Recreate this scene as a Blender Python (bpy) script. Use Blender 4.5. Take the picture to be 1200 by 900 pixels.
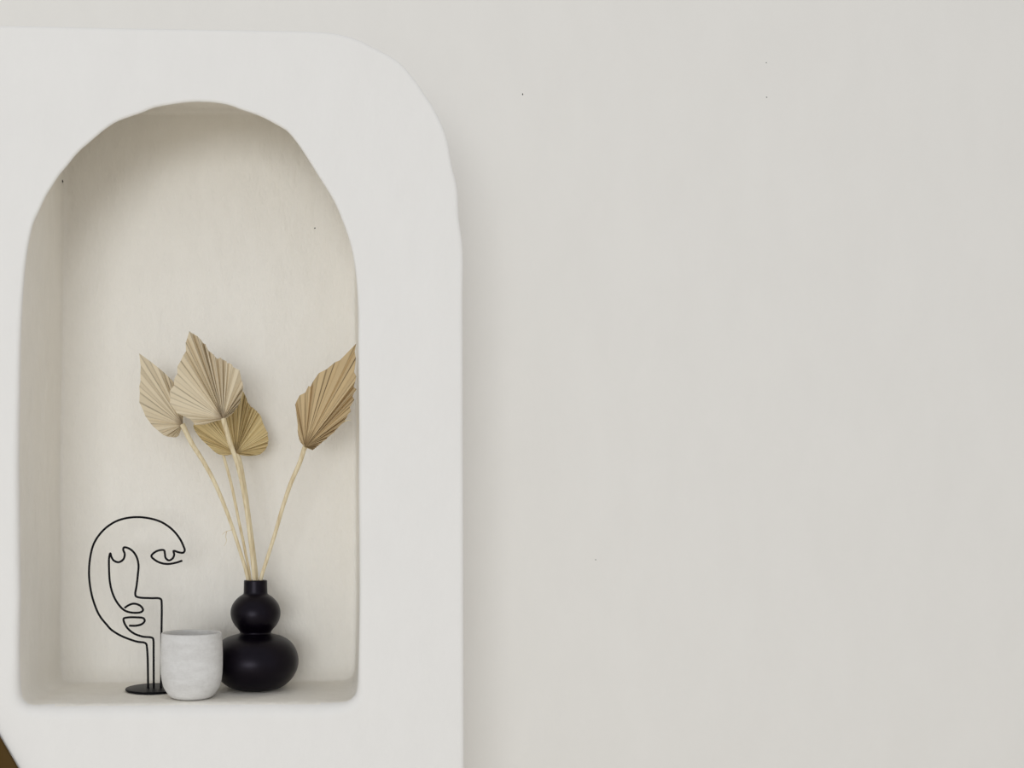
import bpy, bmesh, math, random
from mathutils import Vector

random.seed(7)
for o in list(bpy.data.objects):
    bpy.data.objects.remove(o)
scene = bpy.context.scene
C = scene.collection

# ------------------------------------------------------------------ camera
CAM_Z, CAM_D, F = 1.35, 1.20, 1000.0      # eye height, distance to the niche front, focal length in px of 1200
VX, VY = 366.0, 640.0                     # principal point (shifted lens)
cam = bpy.data.cameras.new('camera')
cam.sensor_width = 36.0
cam.lens = 36.0 * F / 1200.0
cam.shift_x = (600 - VX) / 1200.0
cam.shift_y = (VY - 450) / 1200.0
cam.clip_start = 0.05
camo = bpy.data.objects.new('camera', cam)
camo.location = (0, -CAM_D, CAM_Z)
camo.rotation_euler = (math.pi / 2, 0, 0)
C.objects.link(camo)
scene.camera = camo

# ------------------------------------------------------------------ light
world = bpy.data.worlds.new('world')
scene.world = world
world.use_nodes = True
bg = world.node_tree.nodes['Background']
bg.inputs['Color'].default_value = (0.955, 0.97, 1.0, 1)
bg.inputs['Strength'].default_value = 0.635

win = bpy.data.lights.new('window_daylight', 'AREA')
win.shape = 'RECTANGLE'
win.size, win.size_y = 2.6, 1.7
win.energy = 76
win.color = (0.93, 0.965, 1.0)
wino = bpy.data.objects.new('window_daylight', win)
wino.location = (-1.2, -5.1, 1.15)
wino.rotation_euler = (Vector((0.25, 0.1, 1.3)) - wino.location).to_track_quat('-Z', 'Y').to_euler()
C.objects.link(wino)

vs = scene.view_settings
vs.view_transform = 'Standard'
vs.look = 'None'
vs.gamma = 1
vs.exposure = 0.0
vs.use_curve_mapping = False

# ------------------------------------------------------------------ helpers
def P(px, py, Y):
    """point at depth Y behind the niche front, given by its direction from the eye"""
    s = (CAM_D + Y) / F
    return Vector(((px - VX) * s, Y, CAM_Z - (py - VY) * s))

def obj(name, bm, mat, parent=None, smooth=True):
    me = bpy.data.meshes.new(name)
    bm.to_mesh(me)
    bm.free()
    if smooth is True:
        for p in me.polygons:
            p.use_smooth = True
    if mat:
        me.materials.append(mat)
    o = bpy.data.objects.new(name, me)
    C.objects.link(o)
    if parent:
        o.parent = parent
        o.matrix_parent_inverse.identity()
        o.location = -parent.location
    return o

def tag(o, label=None, cat=None, group=None, kind=None):
    if label: o['label'] = label
    if cat: o['category'] = cat
    if group: o['group'] = group
    if kind: o['kind'] = kind
    return o

def empty(name, loc):
    o = bpy.data.objects.new(name, None)
    o.empty_display_size = 0.03
    o.location = loc
    C.objects.link(o)
    return o

def catmull(pts, n=6, closed=False):
    pts = [Vector(p) for p in pts]
    m = len(pts)
    out = []
    for i in range(m if closed else m - 1):
        if closed:
            a, b, c, d = (pts[(i + k) % m] for k in (-1, 0, 1, 2))
        else:
            b, c = pts[i], pts[i + 1]
            a = pts[i - 1] if i else b * 2 - c
            d = pts[i + 2] if i + 2 < m else c * 2 - b
        # centripetal parameters keep tight bends from overshooting
        t0 = 0.0
        t1 = t0 + max((b - a).length, 1e-6) ** 0.5
        t2 = t1 + max((c - b).length, 1e-6) ** 0.5
        t3 = t2 + max((d - c).length, 1e-6) ** 0.5
        for k in range(n):
            t = t1 + (t2 - t1) * k / n
            A1 = a * ((t1 - t) / (t1 - t0)) + b * ((t - t0) / (t1 - t0))
            A2 = b * ((t2 - t) / (t2 - t1)) + c * ((t - t1) / (t2 - t1))
            A3 = c * ((t3 - t) / (t3 - t2)) + d * ((t - t2) / (t3 - t2))
            B1 = A1 * ((t2 - t) / (t2 - t0)) + A2 * ((t - t0) / (t2 - t0))
            B2 = A2 * ((t3 - t) / (t3 - t1)) + A3 * ((t - t1) / (t3 - t1))
            out.append(B1 * ((t2 - t) / (t2 - t1)) + B2 * ((t - t1) / (t2 - t1)))
    if not closed:
        out.append(pts[-1].copy())
    return out

def resample(pts, n, closed=False):
    q = pts + [pts[0]] if closed else pts
    L = [0.0]
    for a, b in zip(q, q[1:]):
        L.append(L[-1] + (b - a).length)
    out, j = [], 0
    cnt = n if closed else n - 1
    for i in range(n):
        t = L[-1] * i / cnt
        while j < len(q) - 2 and L[j + 1] < t:
            j += 1
        d = L[j + 1] - L[j]
        out.append(q[j].lerp(q[j + 1], (t - L[j]) / d if d > 1e-9 else 0))
    return out

def tube(bm, pts, rad, seg=10, squash=1.0, groove=0.0):
    """tube along pts, radius function of 0..1"""
    n = len(pts)
    tan = [(pts[min(i + 1, n - 1)] - pts[max(i - 1, 0)]).normalized() for i in range(n)]
    nrm = Vector((0, 1, 0))
    nrm = (nrm - tan[0] * nrm.dot(tan[0])).normalized()
    rings = []
    for i in range(n):
        nrm = (nrm - tan[i] * nrm.dot(tan[i]))
        nrm = nrm.normalized() if nrm.length > 1e-6 else tan[i].orthogonal().normalized()
        bi = tan[i].cross(nrm)
        r = rad(i / (n - 1))
        ring = []
        for k in range(seg):
            a = 2 * math.pi * k / seg
            rr = r * (1 - groove * (0.5 + 0.5 * math.cos(3 * a)))
            ring.append(bm.verts.new(pts[i] + nrm * (math.cos(a) * rr * squash) + bi * (math.sin(a) * rr)))
        rings.append(ring)
    for a, b in zip(rings, rings[1:]):
        for k in range(seg):
            bm.faces.new((a[k], a[(k + 1) % seg], b[(k + 1) % seg], b[k]))
    bm.faces.new(rings[0][::-1])
    bm.faces.new(rings[-1])
    bm.normal_update()

def lathe(bm, prof, c, seg=72, wob=None):
    """prof: (r, z); r == 0 closes the pole"""
    rings = []
    for r, z in prof:
        if r < 1e-6:
            rings.append([bm.verts.new((c[0], c[1], c[2] + z))])
        else:
            ring = []
            for k in range(seg):
                a = 2 * math.pi * k / seg
                w = wob(a, z) if wob else 1
                ring.append(bm.verts.new((c[0] + r * w * math.cos(a), c[1] + r * w * math.sin(a), c[2] + z)))
            rings.append(ring)
    for a, b in zip(rings, rings[1:]):
        for k in range(seg):
            k2 = (k + 1) % seg
            if len(a) == 1 and len(b) > 1:
                bm.faces.new((a[0], b[k2], b[k]))
            elif len(b) == 1 and len(a) > 1:
                bm.faces.new((a[k], a[k2], b[0]))
            elif len(a) > 1:
                bm.faces.new((a[k], a[k2], b[k2], b[k]))
    bmesh.ops.recalc_face_normals(bm, faces=bm.faces)

# ------------------------------------------------------------------ materials
def new_mat(name):
    m = bpy.data.materials.new(name)
    m.use_nodes = True
    nt = m.node_tree
    return m, nt, nt.nodes['Principled BSDF']

def node(nt, t, **kw):
    n = nt.nodes.new(t)
    for k, v in kw.items():
        if k in n.inputs: n.inputs[k].default_value = v
        else: setattr(n, k, v)
    return n

def plaster(name, c1, c2, bump=0.25, scale=1.0):
    m, nt, b = new_mat(name)
    tc = node(nt, 'ShaderNodeTexCoord')
    L = nt.links.new
    n1 = node(nt, 'ShaderNodeTexNoise', Scale=3.0 * scale, Detail=5.0, Roughness=0.55)
    n2 = node(nt, 'ShaderNodeTexNoise', Scale=14.0 * scale, Detail=6.0, Roughness=0.6)
    n3 = node(nt, 'ShaderNodeTexNoise', Scale=120.0 * scale, Detail=4.0, Roughness=0.6)
    mp = node(nt, 'ShaderNodeMapping')
    mp.inputs['Scale'].default_value = (1.0, 1.0, 0.45)
    L(tc.outputs['Object'], mp.inputs['Vector'])
    for n in (n1, n2, n3): L(mp.outputs['Vector'], n.inputs['Vector'])
    mx = node(nt, 'ShaderNodeMix', data_type='RGBA')
    mx.inputs['A'].default_value = (*c1, 1)
    mx.inputs['B'].default_value = (*c2, 1)
    rp = node(nt, 'ShaderNodeMapRange')
    rp.inputs['From Min'].default_value = 0.35
    rp.inputs['From Max'].default_value = 0.65
    L(n2.outputs['Fac'], rp.inputs['Value'])
    L(rp.outputs['Result'], mx.inputs['Factor'])
    L(mx.outputs['Result'], b.inputs['Base Color'])
    a1 = node(nt, 'ShaderNodeMath', operation='MULTIPLY_ADD')
    a1.inputs[1].default_value = 0.35
    L(n2.outputs['Fac'], a1.inputs[0]); L(n1.outputs['Fac'], a1.inputs[2])
    a2 = node(nt, 'ShaderNodeMath', operation='MULTIPLY_ADD')
    a2.inputs[1].default_value = 0.05
    L(n3.outputs['Fac'], a2.inputs[0]); L(a1.outputs[0], a2.inputs[2])
    bp = node(nt, 'ShaderNodeBump', Strength=bump, Distance=0.02)
    L(a2.outputs[0], bp.inputs['Height'])
    L(bp.outputs['Normal'], b.inputs['Normal'])
    b.inputs['Roughness'].default_value = 0.9
    b.inputs['Specular IOR Level'].default_value = 0.15
    return m

M_WALL = plaster('wall_plaster', (0.825, 0.798, 0.748), (0.84, 0.813, 0.763), 0.14)
M_NICHE_IN = plaster('niche_plaster_brushed', (0.892, 0.855, 0.783), (0.912, 0.875, 0.803), 0.55, 3.0)  # interior plaster coloured warmer and lighter, imitating bounced light in the recess
M_NICHE = plaster('niche_plaster', (0.85, 0.828, 0.79), (0.865, 0.843, 0.805), 0.22, 1.6)

def plain(name, col, rough=0.6, spec=0.3):
    m, nt, b = new_mat(name)
    b.inputs['Base Color'].default_value = (*col, 1)
    b.inputs['Roughness'].default_value = rough
    b.inputs['Specular IOR Level'].default_value = spec
    return m, nt, b

M_WIRE, _, _ = plain('black_metal', (0.003, 0.0025, 0.004), 0.4, 0.1)
M_SPECK, _, _ = plain('dark_speck', (0.012, 0.010, 0.008), 0.9, 0.05)

M_VASE, nt, b = plain('black_ceramic', (0.0012, 0.0003, 0.0022), 0.36, 0.21)
b.inputs['Specular Tint'].default_value = (0.93, 0.85, 1.0, 1)
tc = node(nt, 'ShaderNodeTexCoord')
n = node(nt, 'ShaderNodeTexNoise', Scale=420.0, Detail=3.0)
bp = node(nt, 'ShaderNodeBump', Strength=0.06, Distance=0.002)
nt.links.new(tc.outputs['Object'], n.inputs['Vector'])
nt.links.new(n.outputs['Fac'], bp.inputs['Height'])
nt.links.new(bp.outputs['Normal'], b.inputs['Normal'])

def cement():
    m, nt, b = new_mat('pale_cement')
    L = nt.links.new
    tc = node(nt, 'ShaderNodeTexCoord')
    mp = node(nt, 'ShaderNodeMapping')
    mp.inputs['Scale'].default_value = (1, 1, 3.5)
    L(tc.outputs['Object'], mp.inputs['Vector'])
    n1 = node(nt, 'ShaderNodeTexNoise', Scale=22.0, Detail=6.0, Roughness=0.65)
    n2 = node(nt, 'ShaderNodeTexNoise', Scale=170.0, Detail=4.0, Roughness=0.7)
    L(mp.outputs['Vector'], n1.inputs['Vector']); L(tc.outputs['Object'], n2.inputs['Vector'])
    cr = node(nt, 'ShaderNodeValToRGB')
    e = cr.color_ramp.elements
    e[0].position, e[0].color = 0.32, (0.63, 0.612, 0.583, 1)
    e[1].position, e[1].color = 0.68, (0.745, 0.732, 0.708, 1)
    L(n1.outputs['Fac'], cr.inputs['Fac'])
    mx = node(nt, 'ShaderNodeMix', data_type='RGBA', blend_type='MULTIPLY')
    mx.inputs['Factor'].default_value = 0.16
    cr2 = node(nt, 'ShaderNodeValToRGB')
    cr2.color_ramp.elements[0].position = 0.3
    cr2.color_ramp.elements[0].color = (0.6, 0.58, 0.55, 1)
    cr2.color_ramp.elements[1].position = 0.55
    L(n2.outputs['Fac'], cr2.inputs['Fac'])
    L(cr.outputs['Color'], mx.inputs['A']); L(cr2.outputs['Color'], mx.inputs['B'])
    L(mx.outputs['Result'], b.inputs['Base Color'])
    bp = node(nt, 'ShaderNodeBump', Strength=0.25, Distance=0.0015)
    L(n2.outputs['Fac'], bp.inputs['Height']); L(bp.outputs['Normal'], b.inputs['Normal'])
    b.inputs['Roughness'].default_value = 0.85
    b.inputs['Specular IOR Level'].default_value = 0.2
    return m
M_CUP = cement()

def palm(name, dark, light, hub=(0.16, 0.085, 0.03), crease=1.0):
    m, nt, b = new_mat(name)
    L = nt.links.new
    tone = node(nt, 'ShaderNodeAttribute', attribute_name='tone')
    rad = node(nt, 'ShaderNodeAttribute', attribute_name='rad')
    uv = node(nt, 'ShaderNodeUVMap', uv_map='UVMap')
    mp = node(nt, 'ShaderNodeMapping')
    mp.inputs['Scale'].default_value = (1.3, 1.2, 1)
    L(uv.outputs['UV'], mp.inputs['Vector'])
    n1 = node(nt, 'ShaderNodeTexNoise', Scale=3.0, Detail=5.0, Roughness=0.65)
    L(mp.outputs['Vector'], n1.inputs['Vector'])
    ad = node(nt, 'ShaderNodeMath', operation='MULTIPLY_ADD')
    ad.inputs[1].default_value = 0.7
    L(n1.outputs['Fac'], ad.inputs[0])
    sb = node(nt, 'ShaderNodeMath', operation='SUBTRACT')
    sb.inputs[1].default_value = 0.35
    L(tone.outputs['Fac'], sb.inputs[0]); L(sb.outputs[0], ad.inputs[2])
    mr0 = node(nt, 'ShaderNodeMapRange')
    mr0.inputs['From Min'].default_value = -0.5; mr0.inputs['From Max'].default_value = 1.0
    L(ad.outputs[0], mr0.inputs['Value'])
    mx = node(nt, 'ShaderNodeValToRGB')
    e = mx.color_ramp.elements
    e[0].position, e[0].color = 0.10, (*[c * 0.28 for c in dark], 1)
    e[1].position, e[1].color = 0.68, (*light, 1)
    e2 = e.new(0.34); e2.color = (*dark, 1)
    # browning and fold shade painted along every crease, stronger on some
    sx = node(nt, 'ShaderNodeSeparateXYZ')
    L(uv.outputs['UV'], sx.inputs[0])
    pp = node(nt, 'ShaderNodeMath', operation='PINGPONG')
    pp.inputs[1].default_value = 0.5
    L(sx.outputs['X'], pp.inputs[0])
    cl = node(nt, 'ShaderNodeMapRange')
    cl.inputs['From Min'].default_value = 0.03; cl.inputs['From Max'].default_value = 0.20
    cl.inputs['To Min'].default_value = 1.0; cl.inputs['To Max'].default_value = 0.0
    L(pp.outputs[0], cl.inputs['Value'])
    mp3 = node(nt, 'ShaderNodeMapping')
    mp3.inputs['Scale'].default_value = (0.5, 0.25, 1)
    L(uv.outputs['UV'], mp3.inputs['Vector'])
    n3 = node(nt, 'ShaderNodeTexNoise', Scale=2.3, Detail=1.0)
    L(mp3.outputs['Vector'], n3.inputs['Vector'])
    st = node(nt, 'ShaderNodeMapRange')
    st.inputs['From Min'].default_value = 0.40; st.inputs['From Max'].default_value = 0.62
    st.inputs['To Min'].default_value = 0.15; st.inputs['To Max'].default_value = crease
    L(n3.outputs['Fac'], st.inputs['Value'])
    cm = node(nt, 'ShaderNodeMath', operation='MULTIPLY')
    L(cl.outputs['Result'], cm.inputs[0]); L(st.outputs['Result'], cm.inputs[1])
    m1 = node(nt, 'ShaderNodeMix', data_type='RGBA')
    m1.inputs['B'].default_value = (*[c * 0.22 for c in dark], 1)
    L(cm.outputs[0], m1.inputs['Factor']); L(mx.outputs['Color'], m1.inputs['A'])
    # brown base where the pleats meet
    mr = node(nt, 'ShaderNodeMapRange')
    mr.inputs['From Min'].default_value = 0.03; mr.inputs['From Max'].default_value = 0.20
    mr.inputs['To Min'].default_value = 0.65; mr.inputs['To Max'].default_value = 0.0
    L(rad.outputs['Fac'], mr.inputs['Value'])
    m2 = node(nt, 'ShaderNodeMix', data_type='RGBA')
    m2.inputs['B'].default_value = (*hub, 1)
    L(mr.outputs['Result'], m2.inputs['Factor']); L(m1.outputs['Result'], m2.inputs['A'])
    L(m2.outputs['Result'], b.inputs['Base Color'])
    b.inputs['Roughness'].default_value = 0.7
    b.inputs['Specular IOR Level'].default_value = 0.2
    return m
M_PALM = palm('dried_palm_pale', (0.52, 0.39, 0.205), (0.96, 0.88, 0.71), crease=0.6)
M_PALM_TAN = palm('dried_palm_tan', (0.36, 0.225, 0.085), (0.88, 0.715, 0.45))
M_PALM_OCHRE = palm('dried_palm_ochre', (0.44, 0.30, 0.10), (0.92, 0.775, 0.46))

def stem_mat():
    m, nt, b = new_mat('dried_stem')
    L = nt.links.new
    tc = node(nt, 'ShaderNodeTexCoord')
    mp = node(nt, 'ShaderNodeMapping')
    mp.inputs['Scale'].default_value = (260, 260, 30)
    L(tc.outputs['Object'], mp.inputs['Vector'])
    n1 = node(nt, 'ShaderNodeTexNoise', Scale=1.0, Detail=4.0)
    L(mp.outputs['Vector'], n1.inputs['Vector'])
    cr = node(nt, 'ShaderNodeValToRGB')
    cr.color_ramp.elements[0].position = 0.3
    cr.color_ramp.elements[0].color = (0.62, 0.49, 0.29, 1)
    cr.color_ramp.elements[1].position = 0.6
    cr.color_ramp.elements[1].color = (0.80, 0.69, 0.47, 1)
    L(n1.outputs['Fac'], cr.inputs['Fac']); L(cr.outputs['Color'], b.inputs['Base Color'])
    b.inputs['Roughness'].default_value = 0.65
    b.inputs['Specular IOR Level'].default_value = 0.25
    return m
M_STEM = stem_mat()

def wood():
    m, nt, b = new_mat('dark_brown_wood')
    L = nt.links.new
    tc = node(nt, 'ShaderNodeTexCoord')
    mp = node(nt, 'ShaderNodeMapping')
    mp.inputs['Scale'].default_value = (30, 30, 2.5)
    L(tc.outputs['Object'], mp.inputs['Vector'])
    n1 = node(nt, 'ShaderNodeTexNoise', Scale=1.0, Detail=5.0)
    L(mp.outputs['Vector'], n1.inputs['Vector'])
    cr = node(nt, 'ShaderNodeValToRGB')
    cr.color_ramp.elements[0].color = (0.072, 0.040, 0.010, 1)
    cr.color_ramp.elements[1].color = (0.088, 0.051, 0.014, 1)
    L(n1.outputs['Fac'], cr.inputs['Fac']); L(cr.outputs['Color'], b.inputs['Base Color'])
    b.inputs['Roughness'].default_value = 0.75
    b.inputs['Specular IOR Level'].default_value = 0.1
    return m
M_WOOD = wood()
M_FLOOR = plaster('pale_screed', (0.76, 0.71, 0.63), (0.80, 0.75, 0.67), 0.1)

# ------------------------------------------------------------------ setting
DEPTH = 0.2035          # niche depth
WALL_Y = 0.215          # face of the wall behind the built-out surround

def wall_plane():
    bm = bmesh.new()
    x0, x1, z0, z1, t = -2.6, 3.0, 0.0, 2.9, 0.12
    bmesh.ops.create_cube(bm, size=1)
    for v in bm.verts:
        v.co = Vector((x0 if v.co.x < 0 else x1, WALL_Y if v.co.y < 0 else WALL_Y + t, z0 if v.co.z < 0 else z1))
    return bm
wall_back = tag(obj('wall_back', wall_plane(), M_WALL, smooth=False), 'plain off-white plastered wall behind the built-out niche surround', kind='structure')

bm = bmesh.new()
bmesh.ops.create_cube(bm, size=1)
for v in bm.verts:
    v.co = Vector((-2.6 if v.co.x < 0 else 3.0, -7.0 if v.co.y < 0 else WALL_Y + 0.12, -0.1 if v.co.z < 0 else 0.0))
floor = tag(obj('floor', bm, M_FLOOR, smooth=False), 'pale smooth floor below the wall', kind='structure')

HOLE = [  # opening of the niche, from the lower left corner clockwise
    (30, 826), (24, 820), (21.5, 811), (21, 780), (21, 740), (22, 700), (21.5, 650), (21, 600), (20.5, 550), (21, 500), (22, 450), (23, 400),
    (24.5, 365), (26.5, 335), (29, 308), (33, 283), (38.5, 260), (45, 246), (54, 227), (61, 216), (68, 205), (78, 193), (91, 177), (103, 166.5), (114, 157), (124, 149), (135, 142), (150, 136), (165, 131),
    (180, 125), (201, 121), (215, 119), (228, 118), (240, 118.2), (252, 119), (270, 122.5), (283, 127.5), (294, 131), (306, 135.5), (315, 140), (326, 146), (336, 152), (342, 158.5),
    (348, 166), (360, 184), (375, 208), (390, 232), (402, 259), (411, 286), (416, 312), (418.5, 337), (420, 367), (420, 398),
    (420.5, 450), (421, 500), (420.8, 550), (421, 600), (421.4, 650), (421.6, 700), (421, 750), (420, 790), (419, 808), (416, 817), (409, 822.5), (398, 824.5),
    (360, 825), (300, 825), (240, 825.5), (170, 826), (110, 826.5), (60, 827)]
OUTER = [
    (-300, 29), (-200, 27.5), (-100, 28), (0, 28), (60, 29), (150, 31), (250, 32.5), (340, 34), (372, 35), (395, 37.5), (413, 42), (426, 47), (437, 53), (450, 59.5), (463, 67), (474, 76), (483, 87),
    (491, 97.5), (497, 107), (506, 120), (513, 133), (520, 148), (525, 163), (528, 178), (530.5, 193), (534.5, 209), (537, 223), (537.8, 238), (538.5, 253), (541, 271), (543, 287),
    (543.6, 310), (543, 350), (543.2, 400), (543.4, 500), (543.8, 600), (544, 700), (544.2, 800), (544.5, 900), (544.5, 1100), (544, 1400)]

def niche_surround():
    bm = bmesh.new()
    hole = resample(catmull([Vector((x, y, 0)) for x, y in HOLE], 6, True), 320, True)
    N = len(hole)
    # to metres on the front plane
    h2 = [Vector((P(p.x, p.y, 0).x, P(p.x, p.y, 0).z)) for p in hole]
    def normals(loop):
        out = []
        for i in range(N):
            t = loop[(i + 1) % N] - loop[i - 1]
            out.append(Vector((-t.y, t.x)).normalized())   # outward for a clockwise loop
        return out
    nn = normals(h2)
    # smooth the normals a little
    for _ in range(3):
        nn = [(nn[i - 1] + nn[i] * 2 + nn[(i + 1) % N]).normalized() for i in range(N)]
    # rounding radius of the arris: broad on the sill, fine on the arch
    def lip(i):
        d = max(0.0, -nn[i].y)           # pointing down -> sill
        s = max(0.0, -nn[i].x)           # left jamb
        rr = max(0.0, nn[i].x)
        low = max(0.0, min(1.0, (hole[i].y - 250) / 300))
        return 0.0035 + 0.0165 * d ** 2 + 0.0055 * s * low + 0.003 * rr * low
    lips = [lip(i) for i in range(N)]
    lips = [sum(lips[(i + k) % N] for k in range(-6, 7)) / 13 for i in range(N)]
    # rectangular recess at the back
    zc = P(0, 131, DEPTH).z
    xl, xr = h2[0].x, h2[0].x
    left_i = [i for i in range(N) if hole[i].x < 221]
    iL = min(left_i, key=lambda i: abs(hole[i].y - 400))
    right_i = [i for i in range(N) if hole[i].x > 221]
    iR = min(right_i, key=lambda i: abs(hole[i].y - 400))
    back = [v.copy() for v in h2]
    if iL < iR:
        idx = list(range(iL, iR + 1))
    else:
        idx = list(range(iL, N)) + list(range(0, iR + 1))
    A, B = h2[iL], h2[iR] + Vector((0.006, 0))
    path = [A, Vector((A.x + 0.006, zc)), Vector((B.x - 0.001, zc)), B]
    path = resample([Vector((p.x, p.y, 0)) for p in path], len(idx))
    for i in range(N):               # the far jamb opens slightly towards the back
        if hole[i].x > 400 and hole[i].y > 380:
            back[i].x += 0.006
    for k, i in enumerate(idx):
        back[i] = Vector((path[k].x, path[k].y))
    rings = []
    # front arris (quarter round)
    K = 6
    for k in range(K + 1):
        a = math.pi / 2 * k / K
        rings.append([Vector((h2[i].x + nn[i].x * lips[i] * (1 - math.sin(a)), lips[i] * (1 - math.cos(a)), h2[i].y + nn[i].y * lips[i] * (1 - math.sin(a)))) for i in range(N)])
    # inner faces
    fr = 0.006
    for s in (0.10, 0.2, 0.35, 0.5, 0.7, 0.85, 1.0):
        bl = s ** 0.45
        Y = (DEPTH - fr) * s
        rings.append([Vector((h2[i].x + (back[i].x - h2[i].x) * bl, max(Y, lips[i]), h2[i].y + (back[i].y - h2[i].y) * bl)) for i in range(N)])
    bn = normals(back)
    for k in range(1, 4):
        a = math.pi / 2 * k / 3
        rings.append([Vector((back[i].x - bn[i].x * fr * (1 - math.cos(a)), DEPTH - fr + fr * math.sin(a), back[i].y - bn[i].y * fr * (1 - math.cos(a)))) for i in range(N)])
    V = [[bm.verts.new(p) for p in r] for r in rings]
    for a, b in zip(V, V[1:]):
        for i in range(N):
            j = (i + 1) % N
            bm.faces.new((a[i], a[j], b[j], b[i])).smooth = True
    bm.faces.new(V[-1])
    # outer edge with its own soft arris
    out = catmull([Vector((x, y, 0)) for x, y in OUTER], 5)
    o2 = [Vector((P(p.x, p.y, 0).x, P(p.x, p.y, 0).z)) for p in out]
    o2 = [p for p in o2 if p.y > 0.005]
    o2.append(Vector((o2[-1].x, 0.0)))
    o2 = [Vector((-2.0, o2[0].y))] + o2
    M = len(o2)
    on = []
    for i in range(M):
        t = o2[min(i + 1, M - 1)] - o2[max(i - 1, 0)]
        on.append(Vector((-t.y, t.x)).normalized())
    r = 0.007
    orings = []
    for k in range(6):
        a = math.pi / 2 * k / 5
        orings.append([Vector((o2[i].x - on[i].x * r * (1 - math.sin(a)), r * (1 - math.cos(a)), o2[i].y - on[i].y * r * (1 - math.sin(a)))) for i in range(M)])
    orings.append([Vector((o2[i].x, WALL_Y + 0.002, o2[i].y)) for i in range(M)])
    OV = [[bm.verts.new(p) for p in q] for q in orings]
    for a, b in zip(OV, OV[1:]):
        for i in range(M - 1):
            bm.faces.new((a[i], b[i], b[i + 1], a[i + 1])).smooth = True
    # front face: outer outline, then down to the floor and round the hole
    lb = bm.verts.new((-2.0, 0.0, 0.0))
    es = []
    ring = OV[0] + [lb]
    for i in range(len(ring)):
        a, b = ring[i], ring[(i + 1) % len(ring)]
        es.append(bm.edges.get((a, b)) or bm.edges.new((a, b)))
    for i in range(N):
        es.append(bm.edges.get((V[0][i], V[0][(i + 1) % N])))
    res = bmesh.ops.triangle_fill(bm, edges=es, use_beauty=True, use_dissolve=False, normal=(0, -1, 0))
    for g in res['geom']:
        if isinstance(g, bmesh.types.BMFace):
            g.smooth = False
    bmesh.ops.recalc_face_normals(bm, faces=bm.faces)
    return bm
bm = niche_surround()
ns = obj('wall_niche', bm, M_NICHE, smooth=False)
me = ns.data
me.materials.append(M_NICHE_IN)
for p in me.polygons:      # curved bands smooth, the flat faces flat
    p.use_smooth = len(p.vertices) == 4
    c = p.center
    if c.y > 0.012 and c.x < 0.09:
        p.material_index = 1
tag(ns, 'white hand-plastered surround with a rounded shoulder and an arched niche', kind='structure')

# small pits and specks in the plaster
def speck(parent, px, py, Y, w, h):
    bm = bmesh.new()
    c = P(px, py, Y)
    s = (CAM_D + Y) / F
    top = []
    for k in range(7):
        a = 2 * math.pi * k / 7
        j = random.uniform(0.75, 1.2)
        top.append(bm.verts.new(c + Vector((math.cos(a) * w * s * 0.68 * j, 0.0004, math.sin(a) * h * s * 0.68 * j))))
    tip = bm.verts.new(c + Vector((0, -0.0007, 0)))
    for k in range(7):
        bm.faces.new((top[k], top[(k + 1) % 7], tip))
    bmesh.ops.recalc_face_normals(bm, faces=bm.faces)
    o = obj('speck', bm, M_SPECK, parent)
    o['label'] = 'tiny dark pit in the plaster'
for px, py, w, h in [(612.5, 110.5, 1.7, 3.0), (898, 73.5, 1.4, 1.6), (898.5, 114, 1.8, 1.4), (698, 656, 1.2, 2.0)]:
    speck(wall_back, px, py, WALL_Y, w, h)
speck(ns, 369, 267.5, DEPTH, 2.2, 2.0)
bm = bmesh.new()
bmesh.ops.create_icosphere(bm, subdivisions=2, radius=0.0019)
cj = P(73.5, 212.5, 0.186)
for v in bm.verts:
    v.co = cj + Vector((v.co.x * 0.4, v.co.y, v.co.z * 1.3))
obj('speck', bm, M_SPECK, ns)

# ------------------------------------------------------------------ objects in the niche
FLOOR_Z = P(0, 825.5, 0.0).z

# --- black double gourd vase
VYD = 0.130
vs_ = (CAM_D + VYD) / F
vc = Vector(((299.5 - VX) * vs_, VYD, FLOOR_Z + 0.0004))
ybase = VY + (CAM_Z - FLOOR_Z) / vs_
prof_px = [(0, 806.8), (22, 806.8), (25.5, 806.3), (31.5, 804.2), (37, 800.5), (42.5, 795.2), (46.6, 789), (49.3, 782.5), (50.5, 775), (49.9, 768.5), (47.6, 761.5), (43.6, 755),
           (38.2, 750), (32, 746.7), (25.5, 744.6), (20.6, 743.3), (18.4, 741.8), (18.6, 740), (21.2, 736.6), (24.7, 732.3), (27.6, 727), (29.0, 722), (29.3, 717.5), (28.5, 712.5), (26.4, 707.5), (23.0, 703), (19, 699.3), (15.6, 697.2), (14.2, 695.6), (13.9, 692), (13.7, 683), (13.6, 681), (13.1, 680.2)]
prof = [(r * vs_, (ybase - y) * vs_) for r, y in prof_px]
prof[0] = (0, 0); prof[1] = (22 * vs_, 0)
sm = [Vector((r, z, 0)) for r, z in prof[1:]]
sm = catmull(sm, 4)
t_ = 0.0020
top = sm[-1]
inner = [(top.x - 0.0012, top.y + 0.0002), (top.x - t_ + 0.0006, top.y - 0.0005), (top.x - t_, top.y - 0.004), (13.7 * vs_ - t_, 0.148), (13.9 * vs_ - t_, 0.146), (0.022, 0.138), (0.033, 0.122), (0.030, 0.105), (0.0205, 0.086), (0.030, 0.078), (0.052, 0.062), (0.060, 0.043), (0.052, 0.018), (0.030, 0.005), (0, 0.004)]
full = [(0, 0)] + [(p.x, p.y) for p in sm] + inner
bm = bmesh.new()
lathe(bm, full, vc, 96)
vase = obj('vase', bm, M_VASE)
tag(vase, 'matt black double-gourd vase holding dried palm leaves', 'vase')

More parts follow.
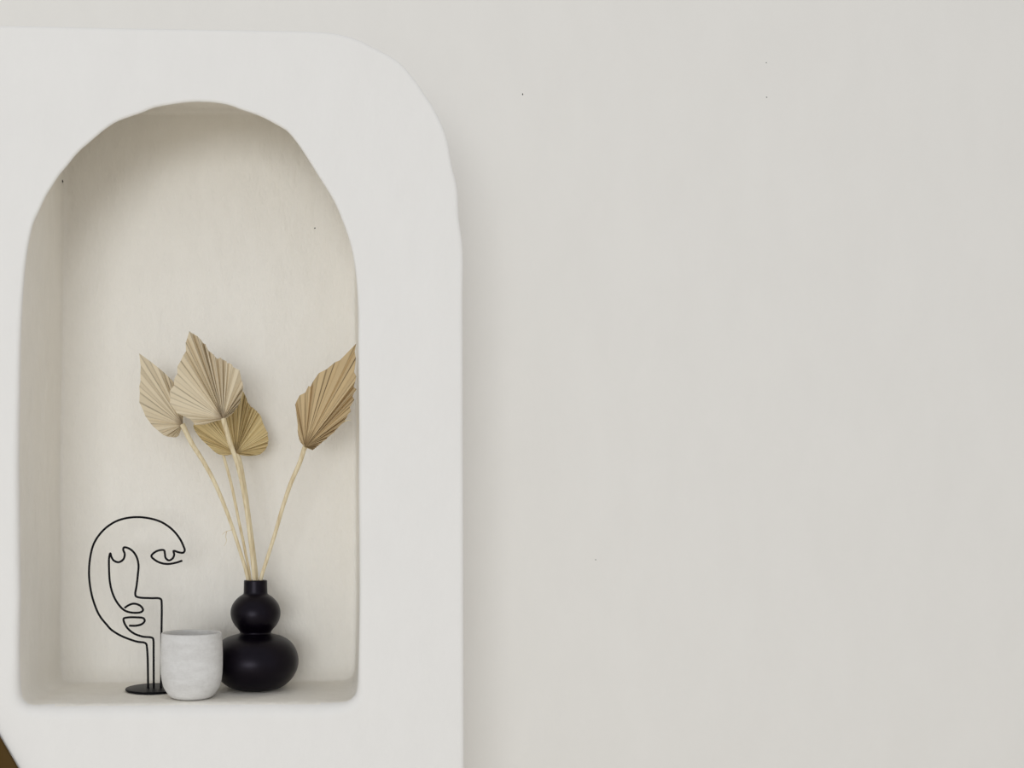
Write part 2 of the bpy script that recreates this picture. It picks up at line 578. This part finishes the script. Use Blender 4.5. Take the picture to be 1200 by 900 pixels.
# --- cement cup
CYD = 0.056
cs = (CAM_D + CYD) / F
cc = Vector(((224.7 - VX) * cs, CYD, FLOOR_Z + 0.0004))
H = 0.0955
R = 36.2 * cs
outp = [(0, 0.0), (0.024, 0.0), (0.0285, 0.0004), (0.0315, 0.002), (0.0348, 0.0055), (0.0385, 0.0108), (0.0417, 0.0172), (0.0438, 0.0255), (R - 0.0004, 0.036), (R, 0.050), (R, 0.066), (R - 0.0006, 0.082), (R - 0.0009, H - 0.003), (R - 0.0014, H - 0.0008), (R - 0.0028, H), (R - 0.0042, H - 0.0008), (R - 0.005, H - 0.003), (R - 0.006, 0.07), (R - 0.0062, 0.04), (R - 0.009, 0.022), (R - 0.018, 0.011), (0, 0.009)]
bm = bmesh.new()
lathe(bm, outp, cc, 80, wob=lambda a, z: 1 + 0.004 * math.sin(3 * a + 40 * z) + 0.003 * math.sin(7 * a - 60 * z))
cup = obj('cup', bm, M_CUP)
tag(cup, 'pale grey cement cup standing between wire face and black vase', 'cup')

# --- wire face sculpture
FYD = 0.124
fs = (CAM_D + FYD) / F
fc = Vector(((181.5 - VX) * fs, FYD, FLOOR_Z + 0.0003))
face = empty('face_sculpture', fc)
tag(face, 'black wire line-art face on a round flat base', 'sculpture')
bm = bmesh.new()
RB = 34.0 * fs
lathe(bm, [(0, 0), (RB - 0.0008, 0), (RB, 0.0006), (RB, 0.0020), (RB - 0.0006, 0.0027), (RB - 0.0016, 0.003), (0, 0.003)], fc, 72)
obj('base', bm, M_WIRE, face)
zb = VY + (CAM_Z - FLOOR_Z - 0.002) / fs
W1 = [(173.6, zb), (173.4, 790), (173, 770), (172.2, 759), (171.5, 755), (169.4, 753.2), (161, 752), (148.7, 748), (139, 743.6), (130, 737.6), (125.8, 733), (116.4, 721), (109.4, 704), (105.6, 687), (104.3, 671), (105.6, 654),
      (110, 637), (119.5, 623), (132, 613), (144.4, 608), (160, 606), (175.5, 607.5), (189.5, 612), (202, 620.7), (210.5, 631), (215, 640), (216.5, 645), (214.8, 647.6), (210, 647.4), (203.4, 645.6), (204.1, 649.6), (202.6, 654),
      (198, 656.7), (194.2, 654), (193.2, 648.7), (192.2, 644.9), (186.4, 644.9), (180.2, 648), (177.4, 651.8), (181.8, 656.4), (189.5, 660), (197.3, 660.9), (206.6, 659.3), (213.6, 657)]
W2 = [(188.6, zb), (188.8, 790), (189.1, 750), (189.4, 706), (188.8, 702.6), (186.4, 701.2), (176.7, 701), (163.4, 700.2), (159.4, 698.8), (158.5, 696), (160, 686.8), (161.5, 674), (162.3, 662), (160, 652.5), (155.3, 645.7),
      (149.4, 642), (145.2, 641.6), (144.4, 644), (146.2, 649.6), (144.4, 655.6), (139, 658.8), (133.5, 657), (130.6, 652.7), (129.3, 648.4), (128, 652.7), (127.8, 666.5), (129, 683.6), (132.8, 697.6), (139, 708.5), (146, 715.3),
      (153.8, 717.8), (164.6, 717.5), (167.6, 714.9), (164.6, 710), (156.9, 707.4), (150.6, 709.3), (146, 712.4)]
W3 = [(180.2, zb), (180.1, 790), (180, 765), (179.8, 751), (179.2, 748.2), (177, 747), (167.3, 746), (156.4, 742), (148.7, 735.2), (145, 728), (145, 724.9), (148.7, 723.7), (161, 723.5), (168, 724.5), (169.6, 727.3),
      (166.5, 731.2), (159.5, 733.2), (151.3, 733.2)]
for W in (W1, W2, W3):
    pts = catmull([P(x, y, FYD) for x, y in W], 6)
    bm = bmesh.new()
    tube(bm, pts, lambda t: 0.0017, 8)
    obj('wire', bm, M_WIRE, face)

# --- dried palm leaves
def interp_poly(outline, hub, n):
    """n samples along the rim, spacing half by arc length and half by angle about the hub"""
    pts = catmull([Vector((x, y, 0)) for x, y in outline], 8)
    S = sum((b - a).length for a, b in zip(pts, pts[1:]))
    hubv = Vector((hub[0], hub[1], 0))
    def dang(a, b):
        a, b = a - hubv, b - hubv
        return abs(math.atan2(a.x * b.y - a.y * b.x, a.dot(b)))
    T = sum(dang(a, b) for a, b in zip(pts, pts[1:]))
    W = [0.0]
    for a, b in zip(pts, pts[1:]):
        W.append(W[-1] + 0.4 * (b - a).length / S + 0.6 * dang(a, b) / T)
    return pts, W, n

def sample(pts, W, t):
    t = max(0.0, min(W[-1], t * W[-1]))
    for i in range(len(W) - 1):
        if W[i + 1] >= t:
            d = W[i + 1] - W[i]
            return pts[i].lerp(pts[i + 1], (t - W[i]) / d if d > 1e-9 else 0)
    return pts[-1]

def blade(parent, outline, hub, Yh, gx, gy, n, amp, mat, cup=0.0, seed=1, label=None, notch=0.04, tone=0.55, tucks=0.4, zones=(), tip=None):
    rnd = random.Random(seed)
    pts, W, _ = interp_poly(outline, hub, n)
    # uneven pleat widths; zones along the rim: (from, to, tone, pleat width, pleat depth, share of tucked pleats)
    def zone(t):
        for z in zones:
            if z[0] <= t < z[1]: return z[2:]
        return (tone, 1.0, 1.0, tucks)
    w = []
    for k in range(n):
        t = (k + 0.5) / n
        v = rnd.uniform(0.7, 1.35)
        w.append(v * zone(t)[1])
    tot = sum(w)
    # each pleat: ridge, valley and, for tucked ones, a narrow fold standing back
    ts, kind = [0.0], ['v']
    for v in w:
        sp = rnd.uniform(0.40, 0.60)
        v /= tot
        tuck = rnd.random() < zone(ts[-1])[3]
        t0 = ts[-1]
        ts.append(t0 + v * sp); kind.append('r')
        if tuck:
            ts.append(t0 + v * 0.74); kind.append('s')
        ts.append(t0 + v); kind.append('v')
    if tip is not None:      # a ridge runs out exactly into the tip
        tt = W[tip * 8] / W[-1]
        js = min((j for j in range(len(ts)) if kind[j] == 'r'), key=lambda j: abs(ts[j] - tt))
        ts[js] = max(ts[js - 1] + 0.002, min(ts[js + 1] - 0.002, tt))
    m = len(ts)
    hv = Vector((hub[0], hub[1], 0))
    RS = 9
    bm = bmesh.new()
    uvl = bm.loops.layers.uv.new('UVMap')
    ft = bm.faces.layers.float.new('tone')
    vr = bm.verts.layers.float.new('rad')
    grid = []
    for j in range(m):
        rim = sample(pts, W, ts[j])
        odd = kind[j] == 'r'
        if 0 < j < m - 1:
            f = 1 - (notch * rnd.uniform(0.4, 1.4) if not odd else rnd.uniform(-0.01, 0.015))
        else:
            f = 1
        dep = amp * zone(ts[j])[2] * rnd.uniform(0.65, 1.25) * {'r': 1, 'v': -1, 's': 0.35}[kind[j]]
        if kind[j - 1] == 's': dep *= 1.9
        bow = rnd.uniform(-0.0015, 0.0015)
        row = []
        for k in range(RS + 1):
            r = 0.012 + (f - 0.012) * (k / RS)
            q = hv.lerp(rim, r)
            dx, dy = q.x - hub[0], q.y - hub[1]
            Y = Yh + gx * dx + gy * dy + cup * ((2 * ts[j] - 1) ** 2) * r * r
            Y -= dep * (r ** 0.75) * (1 - 0.25 * r)
            Y += bow * math.sin(math.pi * r)
            v = bm.verts.new(P(q.x, q.y, Y))
            v[vr] = k / RS
            row.append(v)
        grid.append(row)
    for j in range(m - 1):
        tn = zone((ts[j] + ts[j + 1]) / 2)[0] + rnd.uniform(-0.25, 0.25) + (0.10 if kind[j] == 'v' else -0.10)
        if kind[j] == 's': tn = -0.45  # tucked strip coloured dark brown as browned margin and fold shadow
        for k in range(RS):
            fc_ = bm.faces.new((grid[j][k], grid[j][k + 1], grid[j + 1][k + 1], grid[j + 1][k]))
            fc_[ft] = tn
            uv = ((j, k), (j, k + 1), (j + 1, k + 1), (j + 1, k))
            for lp, (a, b) in zip(fc_.loops, uv):
                lp[uvl].uv = (a, b / RS)
    bm.normal_update()
    o = obj('blade', bm, mat, parent, smooth=False)
    md = o.modifiers.new('thickness', 'SOLIDIFY')
    md.thickness = 0.0006
    md.offset = 0
    if label: o['label'] = label
    return o

def stem(parent, px, Ys, r0, r1, seg=12):
    """px: points from the blade to the vase mouth; Ys: depths at both ends; continues down inside the vase"""
    n = len(px)
    pts = [P(x, y, Ys[0] + (Ys[1] - Ys[0]) * i / (n - 1)) for i, (x, y) in enumerate(px)]
    d = (pts[-1] - pts[-2]).normalized()
    low = vc + Vector(((pts[-1].x - vc.x) * 0.85, (pts[-1].y - vc.y) * 0.85, 0.10))
    pts += [pts[-1] * 0.5 + low * 0.5, low]
    c = catmull(pts, 6)
    bm = bmesh.new()
    tube(bm, c, lambda t: r0 + (r1 - r0) * min(1, t * 1.6), seg, squash=0.75, groove=0.18)
    return obj('stem', bm, M_STEM, parent)

G = 'dried palm leaves in the vase'

# A: left, side-on cupped leaf
A = empty('dried_palm_leaf', P(289, 690, 0.128))
tag(A, 'narrow straw palm leaf leaning towards the wire face, curled lower edge', 'dried leaf', G)
A_out = [(215, 478), (211, 462), (205, 449), (200, 443.5), (190, 434.5), (182.5, 429), (173, 420.5), (162.6, 413.2), (164.6, 425), (163.4, 442), (163, 458), (164, 473), (169.4, 486), (179.5, 500.5), (188, 507), (195, 511.4), (203, 512.5), (208, 512), (211, 506)]
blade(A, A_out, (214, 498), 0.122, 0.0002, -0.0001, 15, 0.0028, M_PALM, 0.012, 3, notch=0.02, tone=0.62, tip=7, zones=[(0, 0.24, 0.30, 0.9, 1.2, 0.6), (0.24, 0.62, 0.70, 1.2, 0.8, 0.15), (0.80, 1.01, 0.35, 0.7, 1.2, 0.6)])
stem(A, [(213.5, 497), (218, 506.5), (225, 520), (238, 540.5), (251.5, 565.5), (267, 603), (278.5, 637), (290.8, 681)], (0.118, 0.129), 0.0046, 0.0030)
# frayed fibre on the stem
for pl in ([(273.2, 620.2), (270, 621.5), (266, 622.5), (262.5, 624.5), (260.5, 626.8)], [(265.5, 623), (264.6, 629), (265.5, 634), (262.5, 640)]):
    bm = bmesh.new()
    tube(bm, catmull([P(x, y, 0.124) for x, y in pl], 4), lambda t: 0.0006 * (1 - 0.6 * t), 6)
    obj('fibre', bm, M_STEM, A)

# C: low round leaf at the back
Cc = empty('dried_palm_leaf', P(296, 690, 0.138))
tag(Cc, 'short round ochre palm leaf tucked lowest, behind the tallest pointed leaf', 'dried leaf', G)
C_out = [(266, 533.6), (255, 532), (243, 521.5), (230, 507.5), (226, 496), (236, 484), (250, 474), (266, 462), (284, 457), (291.5, 473), (299, 479.5), (303.5, 484), (309.5, 497.5), (314, 509), (314, 521), (306.4, 531.5), (291, 534.2), (282, 533)]
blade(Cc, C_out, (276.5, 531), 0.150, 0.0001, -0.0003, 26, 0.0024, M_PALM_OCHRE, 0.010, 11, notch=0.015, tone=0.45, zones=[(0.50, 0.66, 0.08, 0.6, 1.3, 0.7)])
stem(Cc, [(277, 530), (281, 540), (286, 566), (291.5, 603), (297.5, 648), (301, 681)], (0.153, 0.138), 0.0036, 0.0030)

# thin bare palm stem
E = empty('dried_palm_stem', P(293, 690, 0.135))
tag(E, 'thin bare dried stem between the thicker leaf stems, top hidden behind round leaf', 'dried stem')
stem(E, [(257.5, 513), (262, 534), (270.5, 565), (280, 611), (285.5, 637), (293.5, 681)], (0.166, 0.134), 0.0026, 0.0024)

# B: tall pointed leaf in front
Bb = empty('dried_palm_leaf', P(298, 690, 0.122))
tag(Bb, 'tallest pale pointed palm leaf with deep dark pleats above the vase', 'dried leaf', G)
B_out = [(256, 491), (243, 496.5), (234, 498.5), (228, 498), (224, 492), (213, 487), (207.5, 484), (200, 476.4), (198, 464), (201, 452), (204.4, 442), (208, 431), (212, 420), (217, 409.5), (218.4, 398.7), (221.5, 386.8), (229, 392.5), (237, 398.7), (245, 410), (252.6, 417), (262, 420), (271.3, 426.7), (280.6, 434.4), (283.7, 443.8), (285, 453), (283.5, 464), (280.6, 473), (273.5, 483.5), (267, 489)]
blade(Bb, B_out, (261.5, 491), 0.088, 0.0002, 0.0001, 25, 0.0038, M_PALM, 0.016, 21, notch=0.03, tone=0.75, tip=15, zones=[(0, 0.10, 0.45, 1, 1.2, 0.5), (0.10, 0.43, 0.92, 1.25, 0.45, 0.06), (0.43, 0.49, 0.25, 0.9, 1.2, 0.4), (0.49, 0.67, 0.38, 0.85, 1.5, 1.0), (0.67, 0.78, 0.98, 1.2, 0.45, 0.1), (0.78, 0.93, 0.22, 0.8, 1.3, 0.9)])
stem(Bb, [(261.5, 490), (265, 503), (269.5, 519), (275.5, 535), (281, 555), (286.5, 583), (290, 606), (294, 640), (298, 681)], (0.088, 0.122), 0.0042, 0.0032)

# D: right leaf
D = empty('dried_palm_leaf', P(306, 690, 0.128))
tag(D, 'tan spear-shaped palm leaf leaning away alone to the niche side wall', 'dried leaf', G)
D_out = [(352.5, 518.5), (350, 513), (348.3, 490), (346, 470), (353, 461), (361.7, 451.7), (370, 441.5), (381.7, 430), (389, 426), (396.7, 420.5), (408, 408), (418.3, 400.8), (418, 413), (416.2, 424), (417.5, 440), (416.7, 460), (414, 473), (410, 485), (404, 493), (398, 500), (381.7, 515), (366.7, 527.5)]
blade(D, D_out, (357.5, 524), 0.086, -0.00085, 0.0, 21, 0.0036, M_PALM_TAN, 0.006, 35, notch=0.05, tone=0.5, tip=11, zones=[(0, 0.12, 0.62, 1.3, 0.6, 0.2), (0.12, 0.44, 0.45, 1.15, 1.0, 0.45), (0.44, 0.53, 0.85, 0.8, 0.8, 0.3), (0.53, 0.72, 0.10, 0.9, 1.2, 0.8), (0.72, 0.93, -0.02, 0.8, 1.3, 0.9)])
bm = bmesh.new()
tipq = [P(402, 494.5, 0.050), P(406, 493, 0.047), P(411.8, 492.4, 0.045)]
tube(bm, catmull(tipq, 3), lambda t: 0.0013 * (1 - 0.9 * t), 6)
obj('torn_tip', bm, M_STEM, D)
stem(D, [(358.5, 521), (356.5, 526), (351.7, 541), (340.5, 567), (331, 595.5), (321.5, 628), (312, 658), (305.3, 681)], (0.088, 0.126), 0.0042, 0.0031)

# ------------------------------------------------------------------ brown panel at the lower left
bm = bmesh.new()
Yp = -0.0062
a, b_ = P(-0.2, 864.6, Yp), P(20.3, 900, Yp)
d = (b_ - a)
up = a - d * 1.3
dn = a + d * 14
poly = [(up.x, up.z), (dn.x, dn.z), (dn.x, 0.0), (-0.95, 0.0), (-0.95, up.z)]
f1 = bm.faces.new([bm.verts.new((x, Yp, z)) for x, z in poly])
ex = bmesh.ops.extrude_face_region(bm, geom=[f1])
for v in ex['geom']:
    if isinstance(v, bmesh.types.BMVert): v.co.y += 0.004
bmesh.ops.recalc_face_normals(bm, faces=bm.faces)
bmesh.ops.bevel(bm, geom=list(bm.edges), offset=0.0008, segments=2, affect='EDGES')
panel = obj('wooden_panel', bm, M_WOOD, smooth=False)
tag(panel, 'dark brown board with a sloping edge standing below the niche', 'board')
